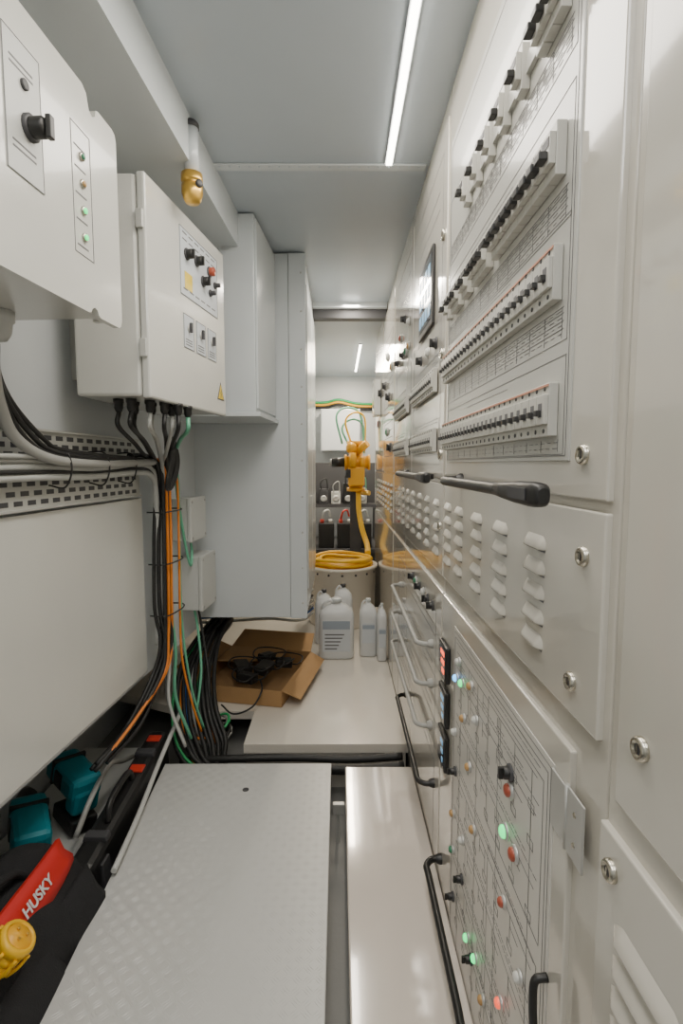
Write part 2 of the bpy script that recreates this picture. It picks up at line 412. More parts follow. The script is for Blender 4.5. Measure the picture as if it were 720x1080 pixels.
l1=rdoor(1.515,2.88,.10,1.03,Cc,'drawer_front')
for z in (.83,.70,.56): handle(1.62,2.5,z,l1,'grey',.008)
handle(1.56,2.25,.40,l1)
b=B(); S=rect(1.6,.15,2.6,.95)
for z in (.9,.77,.63,.5): S+=dashes(1.65,2.5,z,avg=.04)+[(1.6,z-.03,2.6,z-.03)]
lines(b,S,.002); fin(b,'printed_diagram',l1)
for i in range(6): lamp(1.65+i*.09,.955,['black','black','lwhite','black','lgreen0','black'][i],l1,.013)
# ---- fourth cabinet
Dc=thing('electrical_cabinet','grey switchgear cabinet at the end of the line-up','cabinet',(.53,3.65,0),'switchgear line-up')
b=B(); b.box(X+.008,2.90,0,.75,4.40,CE-.002,'panel',.003); fin(b,'body',Dc)
d1=rdoor(2.92,3.62,1.358,2.345,Dc,'upper_door');d2=rdoor(3.64,4.38,1.358,2.345,Dc,'upper_door')
rdoor(2.92,4.38,1.078,1.345,Dc,'louvred_door',louv=LOUV([3.05+.17*i for i in range(7)])); dl=rdoor(2.92,4.38,.1,1.03,Dc,'lower_door')
b=B(); S=[]
for z in (1.5,1.65,1.8,1.95,2.1): S+=rect(3.0,z-.05,3.5,z+.06)+dashes(3.0,3.5,z,avg=.05)
lines(b,S,.003); fin(b,'printed_diagram',d1)
for y,z,k in ((3.05,1.95,'lyel0'),(3.2,1.8,'black'),(3.3,1.6,'lgreen0'),(3.45,1.9,'black'),(3.1,1.5,'black'),(3.3,2.05,'lwhite')): lamp(y,z,k,d1,.022)
for y,z,k in ((3.8,1.9,'black'),(4.0,1.7,'lred0'),(4.2,1.9,'black')): lamp(y,z,k,d2,.025)
b=B(); b.box(X-.05,3.8,1.75,X-.001,4.0,2.0,'cab',.006); fin(b,'control_box',d2,label='small pale grey control box')
# ---------------------------------------------------------------- white cover strip beside switchgear
t=thing('floor_cover','long glossy cream metal cover at foot of switchgear','cover',(.16,1.2,0))
b=B(); b.box(.025,-.6,.15,.298,2.07,.17,'strip',.005); b.box(.028,-.6,.0,.04,2.06,.149,'white'); fin(b,'cover_panel',t)
b=B(); b.box(-.022,1.84,.12,.02,1.86,.16,'steel',.002); b.box(-.01,1.855,.0,.0,1.9,.12,'steel'); fin(b,'bracket',t)
t=thing('floor_hatch','raised grey tread plate hatch over floor box','hatch',(-.36,1.2,0))
b=B()
P=[(-.60,.2),(-.03,.2),(-.03,2.045),(-.70,2.045)]
b.hexa([(*p,.18) for p in P]+[(*p,.2) for p in P],'check',.003)
i=b.mi('check'); sp=.026; r=0; y=.62
while y<2.03:
    x=-.045; c=0
    while x>-.69:
        le=-.60-.10*(y-.2)/1.845
        if x>le+.018:
            a=math.radians(45 if (r+c)%2 else -45)
            for off in (-.0065,.0,.0065):
                dx,dy=math.cos(a),math.sin(a); L=.0135; w=.0012
                cx=x-dy*off; cy=y+dx*off
                q=[(cx-dx*L,cy-dy*L),(cx+dy*w,cy-dx*w),(cx+dx*L,cy+dy*L),(cx-dy*w,cy+dx*w)]
                vs=[b.bm.verts.new((u,v,.2)) for u,v in q]; tp=b.bm.verts.new((cx,cy,.2006))
                for j in range(4):
                    f=b.bm.faces.new([vs[j],vs[(j+1)%4],tp]); f.material_index=i
        x-=sp; c+=1
    y+=sp; r+=1
fin(b,'tread_plate',t)
b=B(); b.box(-.595,.25,0,-.04,2.03,.179,'cab'); fin(b,'box_body',t)
b=B(); b.lathe((-.345,1.87,.2),[(.012,0),(.012,.0015),(.009,.0018),(.008,.0005),(0,.0005)],'dark',16); fin(b,'lift_hole',t)
# ---------------------------------------------------------------- platform
b=B()
b.prism([(-.41,2.19),(.298,2.19),(.298,4.4),(-1.19,4.4),(-1.19,2.72),(-.72,2.5),(-.41,2.5)],.16,.2,'plat')
b.box(-.40,2.2,0,.29,2.22,.159,'plat')
fin(b,'platform',None,'raised cream painted platform carrying jugs and cardboard box','platform')
# ---------------------------------------------------------------- wall equipment
def circ(b,s,z,d,r,k,h=.004,seg=16):
    n=Vector((1,-.07,0)).normalized()
    b.lathe(w3(s,d,z),[(r,0),(r,h),(r*.8,h*1.2),(0,h*1.2)],k,seg,n)
t=thing('wall_cabinet','white wall cabinet with notched cover, knob and status leds','cabinet',w3(.8,.15,1.72))
b=B(); wbox(b,.3,1.25,.002,.287,1.725,2.14,'cab',.006); fin(b,'body',t)
b=B()
out=[(.3,1.715),(1.16,1.715),(1.168,1.719),(1.172,1.726),(1.182,1.731),(1.192,1.728),(1.197,1.719),(1.205,1.715),(1.287,1.715),(1.297,1.721),(1.302,1.735),(1.302,2.13),(1.297,2.143),(1.285,2.148),(1.225,2.148),(1.216,2.144),(1.212,2.130),(1.200,2.122),(1.188,2.128),(1.184,2.14),(1.18,2.155),(1.165,2.165),(.3,2.165)]
b.poly([w3(s,.288,z) for s,z in out],[w3(s,.302,z) for s,z in out],'cab')
wbox(b,1.285,1.302,.24,.2879,1.73,2.13,'cab')
cv=fin(b,'cover',t)
b=B(); wbox(b,.925,1.02,.3021,.3035,1.88,2.10,'lgrey',.0005)
for a in ((.925,1.02,1.88,1.881),(.925,1.02,2.099,2.10),(.925,.926,1.88,2.1),(1.019,1.02,1.88,2.1)): wbox(b,a[0],a[1],.3036,.3042,a[2],a[3],'ink')
for z in (2.06,2.05,1.93,1.92): wbox(b,.94,1.0,.3036,.304,z,z+.003,'ink')
circ(b,.975,2.035,.3036,.009,'dark'); fin(b,'label_plate',cv)
b=B(); circ(b,.985,1.972,.3036,.022,'dark',.006); circ(b,.985,1.972,.31,.017,'black',.02); 
wbox(b,.978,.992,.335,.345,1.953,1.991,'black',.002); fin(b,'selector_knob',cv,label='black rotary selector knob')
b=B(); 
for a in ((1.115,1.185,1.822,1.8235),(1.115,1.185,2.068,2.0695),(1.115,1.1165,1.822,2.068),(1.1835,1.185,1.822,2.068)): wbox(b,a[0],a[1],.3021,.3028,a[2],a[3],'ink')
for z in (1.86,1.91,1.96,2.01,2.05): wbox(b,1.125,1.165,.3021,.3026,z-.022,z-.019,'ink')
fin(b,'label_plate',cv)
for z,k in ((1.86,'lgreen'),(1.912,'lgreen'),(1.964,'lyel0'),(2.016,'lgreen0')):
    b=B(); circ(b,1.15,z,.3029,.0085,'chrome',.003); circ(b,1.15,z,.306,.0055,k,.003,10); fin(b,'status_led',cv)
b=B(); b.lathe(w3(1.17,.09,1.7245),[(0,0),(.036,0),(.036,-.02),(.031,-.022),(.029,-.045),(.02,-.06),(0,-.06)],'lgrey',20); fin(b,'cable_gland',t,label='large grey cable gland')
F0=Vector((-.52,1.5));F1=Vector((-.433,2.07))
fd=(F1-F0).normalized(); fn=Vector((fd.y,-fd.x))
def f3(Y,d,z):
    s=(Y-1.5)/fd.y; p=F0+fd*s+fn*d; return (p.x,p.y,z)
def fbox(b,y0,y1,d0,d1,z0,z1,k,bev=0):
    p=[f3(y0,d0,0),f3(y0,d1,0),f3(y1,d1,0),f3(y1,d0,0)]
    b.hexa([(q[0],q[1],z0) for q in p]+[(q[0],q[1],z1) for q in p],k,bev)
def fcirc(b,Y,z,d,r,k,h=.004,seg=16): b.lathe(f3(Y,d,z),[(r,0),(r,h),(r*.85,h*1.15),(0,h*1.15)],k,seg,(fn.x,fn.y,0))
t=thing('control_cabinet','square pale grey control cabinet with cables below, on wall','cabinet',(-.62,1.8,1.59))
b=B()
pl=[(-.728,1.5),(F0.x-.028,1.5),(F1.x-.028,2.07),(-.70,2.07)]
b.hexa([(*q,1.59) for q in pl]+[(*q,2.18) for q in pl],'cab',.008); fin(b,'body',t)
b=B(); b.box(-.79,1.6,1.65,-.7285,1.64,2.1,'galv'); fin(b,'mounting_rail',t)
b=B(); b.box(-.76,1.95,1.65,-.7085,1.99,2.1,'galv'); fin(b,'mounting_rail',t)
b=B(); fbox(b,1.497,2.073,-.025,0,1.585,2.185,'cab',.006); dr=fin(b,'door',t)
b=B(); fbox(b,1.70,2.0,.0003,.0016,1.93,2.135,'labelw')
for a in ((1.7,2.0,1.93,1.932),(1.7,2.0,2.133,2.135),(1.7,1.702,1.93,2.135),(1.998,2,1.93,2.135)): fbox(b,a[0],a[1],.0017,.0022,a[2],a[3],'ink')
for z in (2.12,2.10,1.95): 
    for i in range(6): fbox(b,1.72+i*.045,1.75+i*.045,.0017,.0021,z,z+.004,'ink')
fbox(b,1.73,1.785,.0017,.0025,1.955,2.007,'warn'); fin(b,'control_plate',dr)
for Y,z,k in ((1.745,2.062,'black'),(1.82,2.068,'black'),(1.87,2.02,'black'),(1.925,2.07,'lred0'),(1.93,2.0,'dark'),(1.975,2.04,'dark')):
    b=B(); fcirc(b,Y,z,.0026,.018 if k in('black','lred0') else .012,'dark',.004); fcirc(b,Y,z,.0075,.0145 if k in('black','lred0') else .008,k,.014)
    if k=='black': fbox(b,Y-.004,Y+.004,.022,.03,z-.014,z+.014,'black',.001)
    fin(b,'selector_knob' if k in('black','dark') else 'push_button',dr,label={'lred0':'red push button'}.get(k,'black selector knob'))
for i in range(3):
    y0=1.715+i*.095
    b=B(); fbox(b,y0,y0+.075,.0003,.0016,1.77,1.875,'labelw')
    for a in ((y0,y0+.075,1.77,1.772),(y0,y0+.075,1.873,1.875),(y0,y0+.002,1.77,1.875),(y0+.073,y0+.075,1.77,1.875)): fbox(b,a[0],a[1],.0017,.0022,a[2],a[3],'ink')
    for j in range(3): fbox(b,y0+.012,y0+.06,.0017,.002,1.78+j*.008,1.783+j*.008,'ink')
    fcirc(b,y0+.037,1.835,.0017,.013,'steel',.003); fbox(b,y0+.033,y0+.042,.005,.014,1.822,1.852,'dark',.001)
    fin(b,'switch_plate',dr)
b=B(); b.poly([f3(y,.0004,z) for y,z in ((1.985,1.64),(2.05,1.64),(2.0175,1.705))],[f3(y,.0014,z) for y,z in ((1.985,1.64),(2.05,1.64),(2.0175,1.705))],'ink')
b.poly([f3(y,.0015,z) for y,z in ((1.992,1.644),(2.043,1.644),(2.0175,1.697))],[f3(y,.002,z) for y,z in ((1.992,1.644),(2.043,1.644),(2.0175,1.697))],'warn')
q=((2.014,1.648),(2.022,1.662),(2.018,1.662),(2.024,1.683),(2.012,1.664),(2.017,1.664)); b.poly([f3(y,.0021,z) for y,z in q],[f3(y,.0026,z) for y,z in q],'ink')
fin(b,'warning_sign',dr,label='yellow triangle high voltage sign')
for z in (1.72,2.06):
    b=B(); b.box(-.545,1.488,z-.025,-.525,1.4995,z+.025,'galv',.003); fin(b,'hinge',dr,label='small metal door hinge')
gl=[]
for i,(x,y) in enumerate([(-.64,1.57),(-.60,1.56),(-.56,1.60),(-.62,1.64),(-.575,1.66),(-.53,1.64),(-.53,1.71),(-.50,1.68),(-.49,1.75)]):
    b=B(); b.lathe((x,y,1.5895),[(0,0),(.0155,0),(.0155,-.010),(.013,-.012),(.013,-.026),(.009,-.036),(0,-.036)],'black',8); fin(b,'cable_gland',t,label='black plastic cable gland'); gl.append((x,y))
t=thing('wall_cabinet','tall narrow white cabinet mounted beneath the ceiling','cabinet',(-.5,2.4,1.6))
b=B(); pl=[(-.74,2.27),(-.345,2.25),(-.315,2.645),(-.71,2.645)]
b.hexa([(*q,1.62) for q in pl]+[(*q,2.415) for q in pl],'white',.004); fin(b,'body',t)
b=B(); pl=[(-.344,2.262),(-.336,2.262),(-.306,2.64),(-.3155,2.64)]
b.hexa([(*q,1.635) for q in pl]+[(*q,2.40) for q in pl],'white',.002); fin(b,'door',t)
b=B(); pl=[(-.74,2.24),(-.325,2.235),(-.295,2.645),(-.71,2.645)]
b.hexa([(*q,1.60) for q in pl]+[(*q,1.619) for q in pl],'white',.003); fin(b,'bottom_flange',t)
t=thing('equipment_enclosure','large white riveted enclosure hung from ceiling to knee height','enclosure',(-.5,3.2,.62))
b=B(); b.box(-1.15,2.665,.62,-.166,3.7,2.415,'white'); fin(b,'body',t)
b=B(); b.box(-.80,2.65,.625,-.245,2.6645,2.41,'white',.002); fin(b,'front_panel',t)
b=B(); b.box(-.243,2.648,.62,-.16,2.6645,2.412,'white',.002)
for i in range(10): b.lathe((-.182,2.6478,.70+i*.18),[(.005,0),(.004,-.002),(0,-.003)],'steel',8,(0,1,0))
fin(b,'rivet_strip',t)
for y in (2.75,3.2):
    b=B(); b.box(-.1655,y,.75,-.157,y+.42,2.3,'white',.003); fin(b,'side_panel',t)
b=B(); wbox(b,.2,2.0,.003,.02,.60,1.275,'cab',.003); 
fin(b,'wall_panel',None,'smooth white metal cover panel below the cable tray','panel')
b=B()
wbox(b,.2,1.97,.024,.026,1.284,1.492,'galv')
wbox(b,.2,1.97,.0262,.034,1.486,1.492,'galv'); wbox(b,.2,1.97,.0262,.034,1.284,1.290,'galv')
for i in range(30):
    for j,z in enumerate((1.304,1.328,1.352,1.425,1.448,1.471)):
        o=.026*(j%2)
        if .4+i*.052+o<1.92: wbox(b,.4+i*.052+o,.432+i*.052+o,.0261,.0266,z-.0062,z+.0062,'dark')
fin(b,'cable_tray',None,'galvanised perforated cable tray fixed along the wall','cable tray')
for s0,s1,z0,z1,d,lab in ((2.33,2.53,1.06,1.25,.09,'pale grey plastic junction box below control cabinet'),(2.40,2.60,.73,.98,.11,'larger pale grey plastic junction box with green cable')):
    t=thing('junction_box',lab,'junction box',w3((s0+s1)/2,d/2,z0),'wall junction boxes')
    b=B(); wbox(b,s0,s1,.001,d-.02,z0,z1,'lgrey',.005); fin(b,'box_body',t)
    b=B(); wbox(b,s0-.004,s1+.004,d-.0195,d,z0-.004,z1+.004,'lgrey',.006)
    for s in (s0+.015,s1-.015):
        for z in (z0+.015,z1-.015): circ(b,s,z,d,.006,'grey',.002,10)
    fin(b,'lid',t)
# ---------------------------------------------------------------- cables
names={'rubber':'black','orange':'orange','green':'green','grey':'grey','lgrey':'light grey','blue':'blue','brightyellow':'yellow','mint':'mint green'}
def cpart(pts,r,k,t,seg=8):
    b=B(); b.tube(pts,r,k,seg,7); return fin(b,'cable',t,names[k]+' cable')
T1=thing('cable_bundle','tied bundle of black, grey and orange cables dropping down wall','cable bundle',w3(2.1,.08,.3))
ks=['rubber','rubber','lgrey','rubber','grey','rubber','lgrey','rubber','mint']
R1=lambda s:random.uniform(-s,s)
for i,((x,y),k) in enumerate(zip(gl,ks)):
    s=2.02+.011*i; dd=.052+.012*(i%3)
    e=w3(s,dd,1.40)
    pts=[(x,y,1.553),(x-.004,y+.006,1.51),((x*1.1+e[0]*.9)/2,(y+e[1])/2,1.455+.012*(i%3)),w3(s,dd+.01,1.36),w3(s+.004+R1(.006),dd,1.1),w3(s-.01+R1(.006),dd,.85)]
    if k=='rubber': pts+=[w3(s-.015,dd+.02,.72),w3(s-.05-.004*i,dd+.0,.60),w3(s-.20+R1(.012),dd-.035,.48-.004*i+R1(.01)),w3(s-.36,dd-.08,.41-.004*i+R1(.012))]
    else: pts+=[w3(s+.01,dd+.01,.65),w3(s+.02,dd,.45),w3(s+.05,dd+.05,.25)]
    cpart(pts,.007,k,T1)
for i,k in enumerate(['rubber','orange','rubber','orange']):
    s=2.04+.017*i; dd=.085+.006*(i%2); r=.006 if k=='orange' else .008
    cpart([w3(1.80+.04*i,.07,1.43),w3(1.92,.08,1.43),w3(s-.02,dd,1.39),w3(s,dd,1.25),w3(s-.01+R1(.006),dd,.9),w3(s-.02,dd,.74),w3(s-.06-.004*i,dd-.0,.61),w3(s-.21+R1(.012),dd-.045,.485+.004*i+R1(.008)),w3(s-.38,dd-.10,.40+.005*i)],r,k,T1)
cpart([w3(2.12,.06,1.42),w3(2.14,.10,1.36),w3(2.15,.10,1.1),w3(2.14,.10,.8),w3(2.15,.10,.6),w3(2.19,.12,.4),w3(2.22,.15,.25)],.005,'orange',T1)
cpart([w3(2.17,.06,1.44),w3(2.18,.09,1.36),w3(2.18,.09,1.1),w3(2.18,.09,.8),w3(2.19,.10,.6),w3(2.22,.12,.4),w3(2.25,.15,.25)],.0055,'mint',T1)
b=B()
for j in range(4):
    cx=.010*j
    b.tube([w3(1.93+cx,.16,1.50),w3(1.91+cx,.17,1.42),w3(1.895+cx,.16,1.35),w3(1.92+cx,.15,1.31),w3(1.95+cx,.16,1.35),w3(1.955+cx,.17,1.42),w3(1.94+cx,.16,1.5)],.005,'rubber',8)
fin(b,'spare_loop',T1,'looped spare black cable')
for z in (1.22,1.02,.82):
    b=B(); c=[w3(2.005,.035,z),w3(2.0,.09,z),w3(2.04,.110,z),w3(2.14,.115,z),w3(2.195,.09,z),w3(2.20,.035,z)]
    b.tube(c,.003,'black',6); fin(b,'cable_tie',T1)
T2=thing('cable_bundle','light grey and black cables tied along the perforated tray','cable bundle',w3(1.2,.06,1.34))
for i,(k,r,z) in enumerate([('lgrey',.011,1.390),('lgrey',.010,1.365),('grey',.007,1.406),('rubber',.005,1.378),('lgrey',.006,1.416)]):
    cpart([w3(.3,.05,z-.01),w3(.9,.05+.004*i,z),w3(1.3,.052+.004*i,z+.004),w3(1.6,.055,z),w3(1.85,.06+.003*i,z+.008),w3(1.98,.065,z-.005),w3(2.03+.008*i,.06,z-.085),w3(2.04+.008*i,.055,1.0),w3(2.03+.008*i,.05,.7)],r,k,T2)
for i,(k,r) in enumerate([('grey',.013),('rubber',.0065),('rubber',.0065),('rubber',.006)]):
    s=1.155+.016*i
    cpart([w3(s,.09-.008*i,1.665),w3(s,.09-.008*i,1.60),w3(s+.02,.085,1.53),w3(s+.08+.02*i,.075,1.46),w3(s+.2,.08,1.415+.008*i),w3(s+.42,.085,1.402+.008*i),w3(1.75,.085,1.405+.006*i),w3(1.95,.09,1.41)],r,k,T2)
for s in (1.42,1.62,1.8):
    b=B(); b.tube([w3(s,.03,1.345),w3(s,.075,1.34),w3(s,.095,1.39),w3(s,.08,1.435),w3(s,.03,1.438)],.0025,'black',6)
    fin(b,'cable_tie',T2)
T3=thing('cable_bundle','mixed coloured cables entering the wall junction boxes','cable bundle',w3(2.4,.06,.28))
cpart([w3(2.42,.05,1.06),w3(2.41,.06,1.0),w3(2.36,.07,.95),w3(2.33,.06,1.05),w3(2.30,.05,1.2),w3(2.26,.05,1.35)],.006,'mint',T3)
cpart([w3(2.45,.05,.73),w3(2.44,.07,.62),w3(2.38,.1,.45),w3(2.3,.1,.28)],.006,'mint',T3)
cpart([w3(2.5,.05,.73),w3(2.5,.07,.6),w3(2.42,.12,.42),w3(2.33,.15,.25)],.006,'rubber',T3)
T4=thing('cable_bundle','thick tangled bundle of mostly black cables around platform corner','cable bundle',(-.6,2.4,.1))
cl=['rubber','green','rubber','orange','rubber','rubber','blue','rubber','lgrey','rubber','green','rubber','rubber','orange','rubber','grey','rubber','rubber']
for i,k in enumerate(cl):
    o=i*.0095; q=(i*37%5)*.013; j=lambda:R1(.012)
    cpart([(-.70+.006*i,2.95,.50+q),(-.735+o*.7+j(),2.72,.46+q),(-.775+o+j(),2.5,.38+q*.8+j()),(-.755+o*1.2+j(),2.32,.28+q*.5+j()),(-.69+o*1.2+j(),2.19+.003*i,.17+q*.6),(-.56+o*.6,2.13,.10+q*.6),(-.25,2.12,.07+q*.5)],(.0100 if k=='rubber' else .006),k,T4)
for cx_,cy_,rr,k,z in ((-.60,2.36,.085,'grey',.20),(-.57,2.33,.07,'green',.23),(-.62,2.30,.075,'orange',.22),(-.55,2.30,.06,'rubber',.20),(-.58,2.32,.09,'lgrey',.18)):
    pts=[(cx_+rr*math.cos(a*.6),cy_+rr*.9*math.sin(a*.6),z+.018*math.sin(a*1.3)) for a in range(12)]
    cpart(pts,.006,k,T4)
T5=thing('hose_bundle','three thick black corrugated hoses lying across the gap','hose bundle',(-.2,2.13,.05))
for i,(z,y,r) in enumerate([(.145,2.10,.018),(.11,2.15,.02),(.155,2.155,.016)]):
    b=B(); pts=[(-.68,2.13+.03*i,z-.03),(-.5,y,z),(-.2,y,z+.005),(.05,y-.005,z),(.27,y,z+.01)]
    b.tube(pts,r,'rubber',12,8); fin(b,'hose',T5)
T6=thing('pipe_rack','rack of thin pipes running beneath the white enclosure','pipe',(-.6,3.3,.4))
for i,(k,z,y) in enumerate([('lgrey',.52,3.3),('steel',.49,3.32),('grey',.46,3.3),('lgrey',.56,3.35),('blue',.435,3.32),('rubber',.54,3.26),('lgrey',.41,3.3)]):
    b=B(); b.tube([(-1.1,y,z-.02),(-.7,y,z),(-.45,y+.02,z+.01),(-.25,y+.05,z-.01),(-.18,y+.3,z-.03)],.009,k,8)
    fin(b,'pipe',T6)
b=B(); b.tube([(-.655,1.45,.222),(-.675,1.7,.225),(-.69,1.95,.26),(-.68,2.2,.34)],.009,'lgrey',8,7)
fin(b,'conduit',None,'slim light grey conduit lying beside the tread plate hatch','conduit')
# ---------------------------------------------------------------- beam mounted fitting
t=thing('signal_horn','white and brass cylinder fitting hanging beside the beam','fitting',(-.435,1.66,2.18))
b=B(); b.cyl((-.435,1.66,2.26),(-.435,1.66,2.385),.021,'white',seg=24); fin(b,'tube_body',t)
b=B(); b.lathe((-.435,1.66,2.385),[(.0,0),(.024,0),(.024,.012),(.018,.02),(0,.02)],'dark',20); fin(b,'top_cap',t)
b=B(); b.lathe((-.435,1.66,2.26),[(.021,0),(.031,-.003),(.032,-.022),(.032,-.024),(.027,-.026),(.027,-.034),(.031,-.036),(.031,-.058),(.026,-.074),(.020,-.084),(0,-.086)],'brass',28)
b.lathe((-.412,1.643,2.222),[(.011,0),(.011,.008),(.007,.010),(0,.010)],'dark',12,(.7,-.7,0)); fin(b,'brass_nozzle',t,label='polished brass end fitting')
b=B(); b.box(-.452,1.648,2.30,-.4475,1.672,2.34,'steel'); fin(b,'bracket',t)
# ---------------------------------------------------------------- jugs
def jug(x,y,w,dp,h,lab,lbl=True,cap='white'):
    t=thing('jug',lab,'jug',(x,y,.2),'white jugs on the platform')
    b=B(); z=.201
    def ring(sx,sy,zz,n=20,e=.45):
        o=[]
        for j in range(n):
            a=2*math.pi*j/n; c,s=math.cos(a),math.sin(a)
            o.append(b.bm.verts.new((x+sx*math.copysign(abs(c)**e,c),y+sy*math.copysign(abs(s)**e,s),zz)))
        return o
    i=b.mi('jug'); pr=[(.44,0),(.5,.03),(.5,.7),(.46,.8),(.3,.88),(.14,.92),(.12,.95)]
    rs=[ring(w*p,dp*p,z+h*q) for p,q in pr]
    for a,c in zip(rs,rs[1:]):
        for j in range(20):
            f=b.bm.faces.new([a[j],a[(j+1)%20],c[(j+1)%20],c[j]]);f.smooth=True;f.material_index=i
    b.bm.faces.new(rs[0][::-1]); b.bm.faces.new(rs[-1])
    fin(b,'bottle_body',t)
    b=B(); b.lathe((x,y,z+h*.945),[(0,0),(w*.15,0),(w*.15,h*.055),(w*.13,h*.06),(0,h*.06)],cap,14); fin(b,'cap',t)
    b=B(); b.tube([(x-w*.38,y-dp*.1,z+h*.78),(x-w*.36,y-dp*.1,z+h*.9),(x-w*.2,y-dp*.1,z+h*.97),(x-w*.06,y-dp*.1,z+h*.93)],w*.05,'jug',8); fin(b,'grip',t)
    if lbl:
        b=B(); b.box(x-w*.38,y-dp*.515,z+h*.14,x+w*.38,y-dp*.503,z+h*.66,'labelw')
        for q in range(5): b.box(x-w*.32,y-dp*.52,z+h*(.18+q*.06),x+w*(.02+.05*q),y-dp*.516,z+h*(.20+q*.06),'ink')
        b.box(x-w*.38,y-dp*.52,z+h*.52,x+w*.38,y-dp*.516,z+h*.66,'label'); fin(b,'paper_label',t)
    elif w<.115:
        b=B(); b.box(x-w*.34,y-dp*.515,z+h*.25,x+w*.34,y-dp*.503,z+h*.6,'labelw'); b.box(x-w*.34,y-dp*.52,z+h*.5,x+w*.34,y-dp*.516,z+h*.57,'label'); fin(b,'paper_label',t)
jug(-.015,3.25,.22,.14,.37,'large white plastic jug with printed label on platform')
jug(.185,3.28,.11,.11,.36,'slim white plastic bottle with round cap on platform',False)
jug(.265,3.20,.06,.11,.35,'narrow white plastic bottle beside the switchgear',False)
jug(-.10,3.52,.12,.12,.36,'white plastic jug with dark cap behind others',False,'dark')
jug(.03,3.60,.13,.12,.38,'white plastic bottle with dark cap behind others',False,'dark')
# ---------------------------------------------------------------- cardboard box
t=thing('cardboard_box','open shallow brown cardboard box with spread flaps','box',(-.45,2.85,.2))
ang=math.radians(-12); cx,cy=-.47,2.86
def cb(u,v,z): return (cx+u*math.cos(ang)-v*math.sin(ang),cy+u*math.sin(ang)+v*math.cos(ang),z)
def slab(b,P,th,k):
    P=[Vector(p) for p in P]; n=(P[1]-P[0]).cross(P[2]-P[0]).normalized()*th
    b.poly([p-n/2 for p in P],[p+n/2 for p in P],k)
b=B(); a,c,h=.25,.28,.085
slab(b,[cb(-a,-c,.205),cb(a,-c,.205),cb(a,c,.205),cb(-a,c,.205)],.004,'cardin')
for P in ([cb(-a,-c,.203),cb(a,-c,.203),cb(a,-c,.2+h),cb(-a,-c,.2+h)],[cb(-a,c,.203),cb(a,c,.203),cb(a,c,.2+h),cb(-a,c,.2+h)],[cb(-a,-c,.203),cb(-a,c,.203),cb(-a,c,.2+h),cb(-a,-c,.2+h)],[cb(a,-c,.203),cb(a,c,.203),cb(a,c,.2+h),cb(a,-c,.2+h)]): slab(b,P,.004,'card')
fin(b,'tray',t)
zz=.2+h+.002
for P in ([cb(-a,c,zz),cb(a,c,zz),cb(a-.02,c+.16,zz+.06),cb(-a+.02,c+.16,zz+.06)],[cb(a+.001,-c,zz),cb(a+.001,c,zz),cb(a+.09,c-.03,zz-.03),cb(a+.09,-c+.03,zz-.05)],[cb(-a-.001,-c,zz),cb(-a-.001,c,zz),cb(-a-.09,c-.05,zz+.06),cb(-a-.09,-c+.05,zz+.06)],[cb(-a+.01,c-.26,zz+.004),cb(a-.12,c-.20,zz+.01),cb(a-.14,c-.02,zz+.01),cb(-a+.01,c-.01,zz+.004)]):
    b=B(); slab(b,P,.004,'card'); fin(b,'flap',t)
for i,(u,v,w,l,r) in enumerate([(-.04,-.07,.08,.14,.4),(.09,-.08,.07,.12,-.3),(.16,.04,.09,.06,.2),(.05,.07,.09,.06,.9),(.04,-.20,.06,.10,1.1)]):
    t2=thing('power_adapter','black power adapter with cord lying in cardboard box','power adapter',cb(u,v,.28),'power adapters in the cardboard box')
    p=cb(u,v,.305+.012*(i%2)); b=B(); b.obox(p,(w,l,.045),(0,.1,r),'black',.006); fin(b,'adapter_body',t2)
    b=B(); b.tube([p,(p[0]+.08,p[1]-.06,p[2]+.015),(p[0]+.10,p[1]+.03,p[2]+.025),(p[0]+.02,p[1]+.10,p[2]+.02),(p[0]-.06,p[1]+.06,p[2]+.03),(p[0]-.07,p[1]-.03,p[2]+.02),(p[0]+.0,p[1]-.09,p[2]+.015),(p[0]+.06,p[1]-.02,p[2]+.03)],.004,'rubber',6); fin(b,'cord',t2)
b=B(); b.tube([(-.40,2.62,.31),(-.38,2.53,.29),(-.42,2.48,.23),(-.5,2.43,.22),(-.55,2.4,.28)],.0045,'rubber',6); fin(b,'cable',None,'thin black cord hanging from cardboard box','cable')
# ---------------------------------------------------------------- tool bag
t=thing('tool_bag','black and red fabric tool bag slouching on the floor','tool bag',(-.83,1.1,0))
b=B(); i=b.mi('fabric')
prof=[(-.98,.0),(-.69,.0),(-.655,.06),(-.655,.17),(-.69,.26),(-.745,.335),(-.80,.365),(-.88,.38),(-.95,.33),(-1.0,.2),(-1.0,.06)]
rs=[]
ysec=[.74,.78,.86,.94,1.02,1.10,1.18,1.26,1.34,1.39,1.42,1.43]
ssec=[.85,.96,1.0,1.03,1.0,1.04,1.0,1.03,1.0,.96,.88,.78]
for y,s in zip(ysec,ssec):
    ring=[]
    for q,(x,z) in enumerate(prof):
        w=.010*math.sin(23*y+q*1.3)+.006*math.sin(41*y+q*2.1)
        ring.append(b.bm.verts.new((-.83+(x+.83)*s+w*(.4 if z<.25 else 1),y,max(0.004,z*s+w*.9*(z>.05)))))
    rs.append(ring)
for a,c in zip(rs,rs[1:]):
    n=len(prof)
    for j in range(n):
        f=b.bm.faces.new([a[j],a[(j+1)%n],c[(j+1)%n],c[j]]); f.smooth=True
b.bm.faces.new(rs[0][::-1]); b.bm.faces.new(rs[-1]); fin(b,'bag_body',t,subsurf=2)
def bagp(y,q,off=.012):
    a=Vector((-.665,y,.15));c=Vector((-.765,y,.345)); p=a+(c-a)*q; n=Vector((.89,0,.456)); w=.003*math.sin(19*y+2*q); return p+n*(off+w)
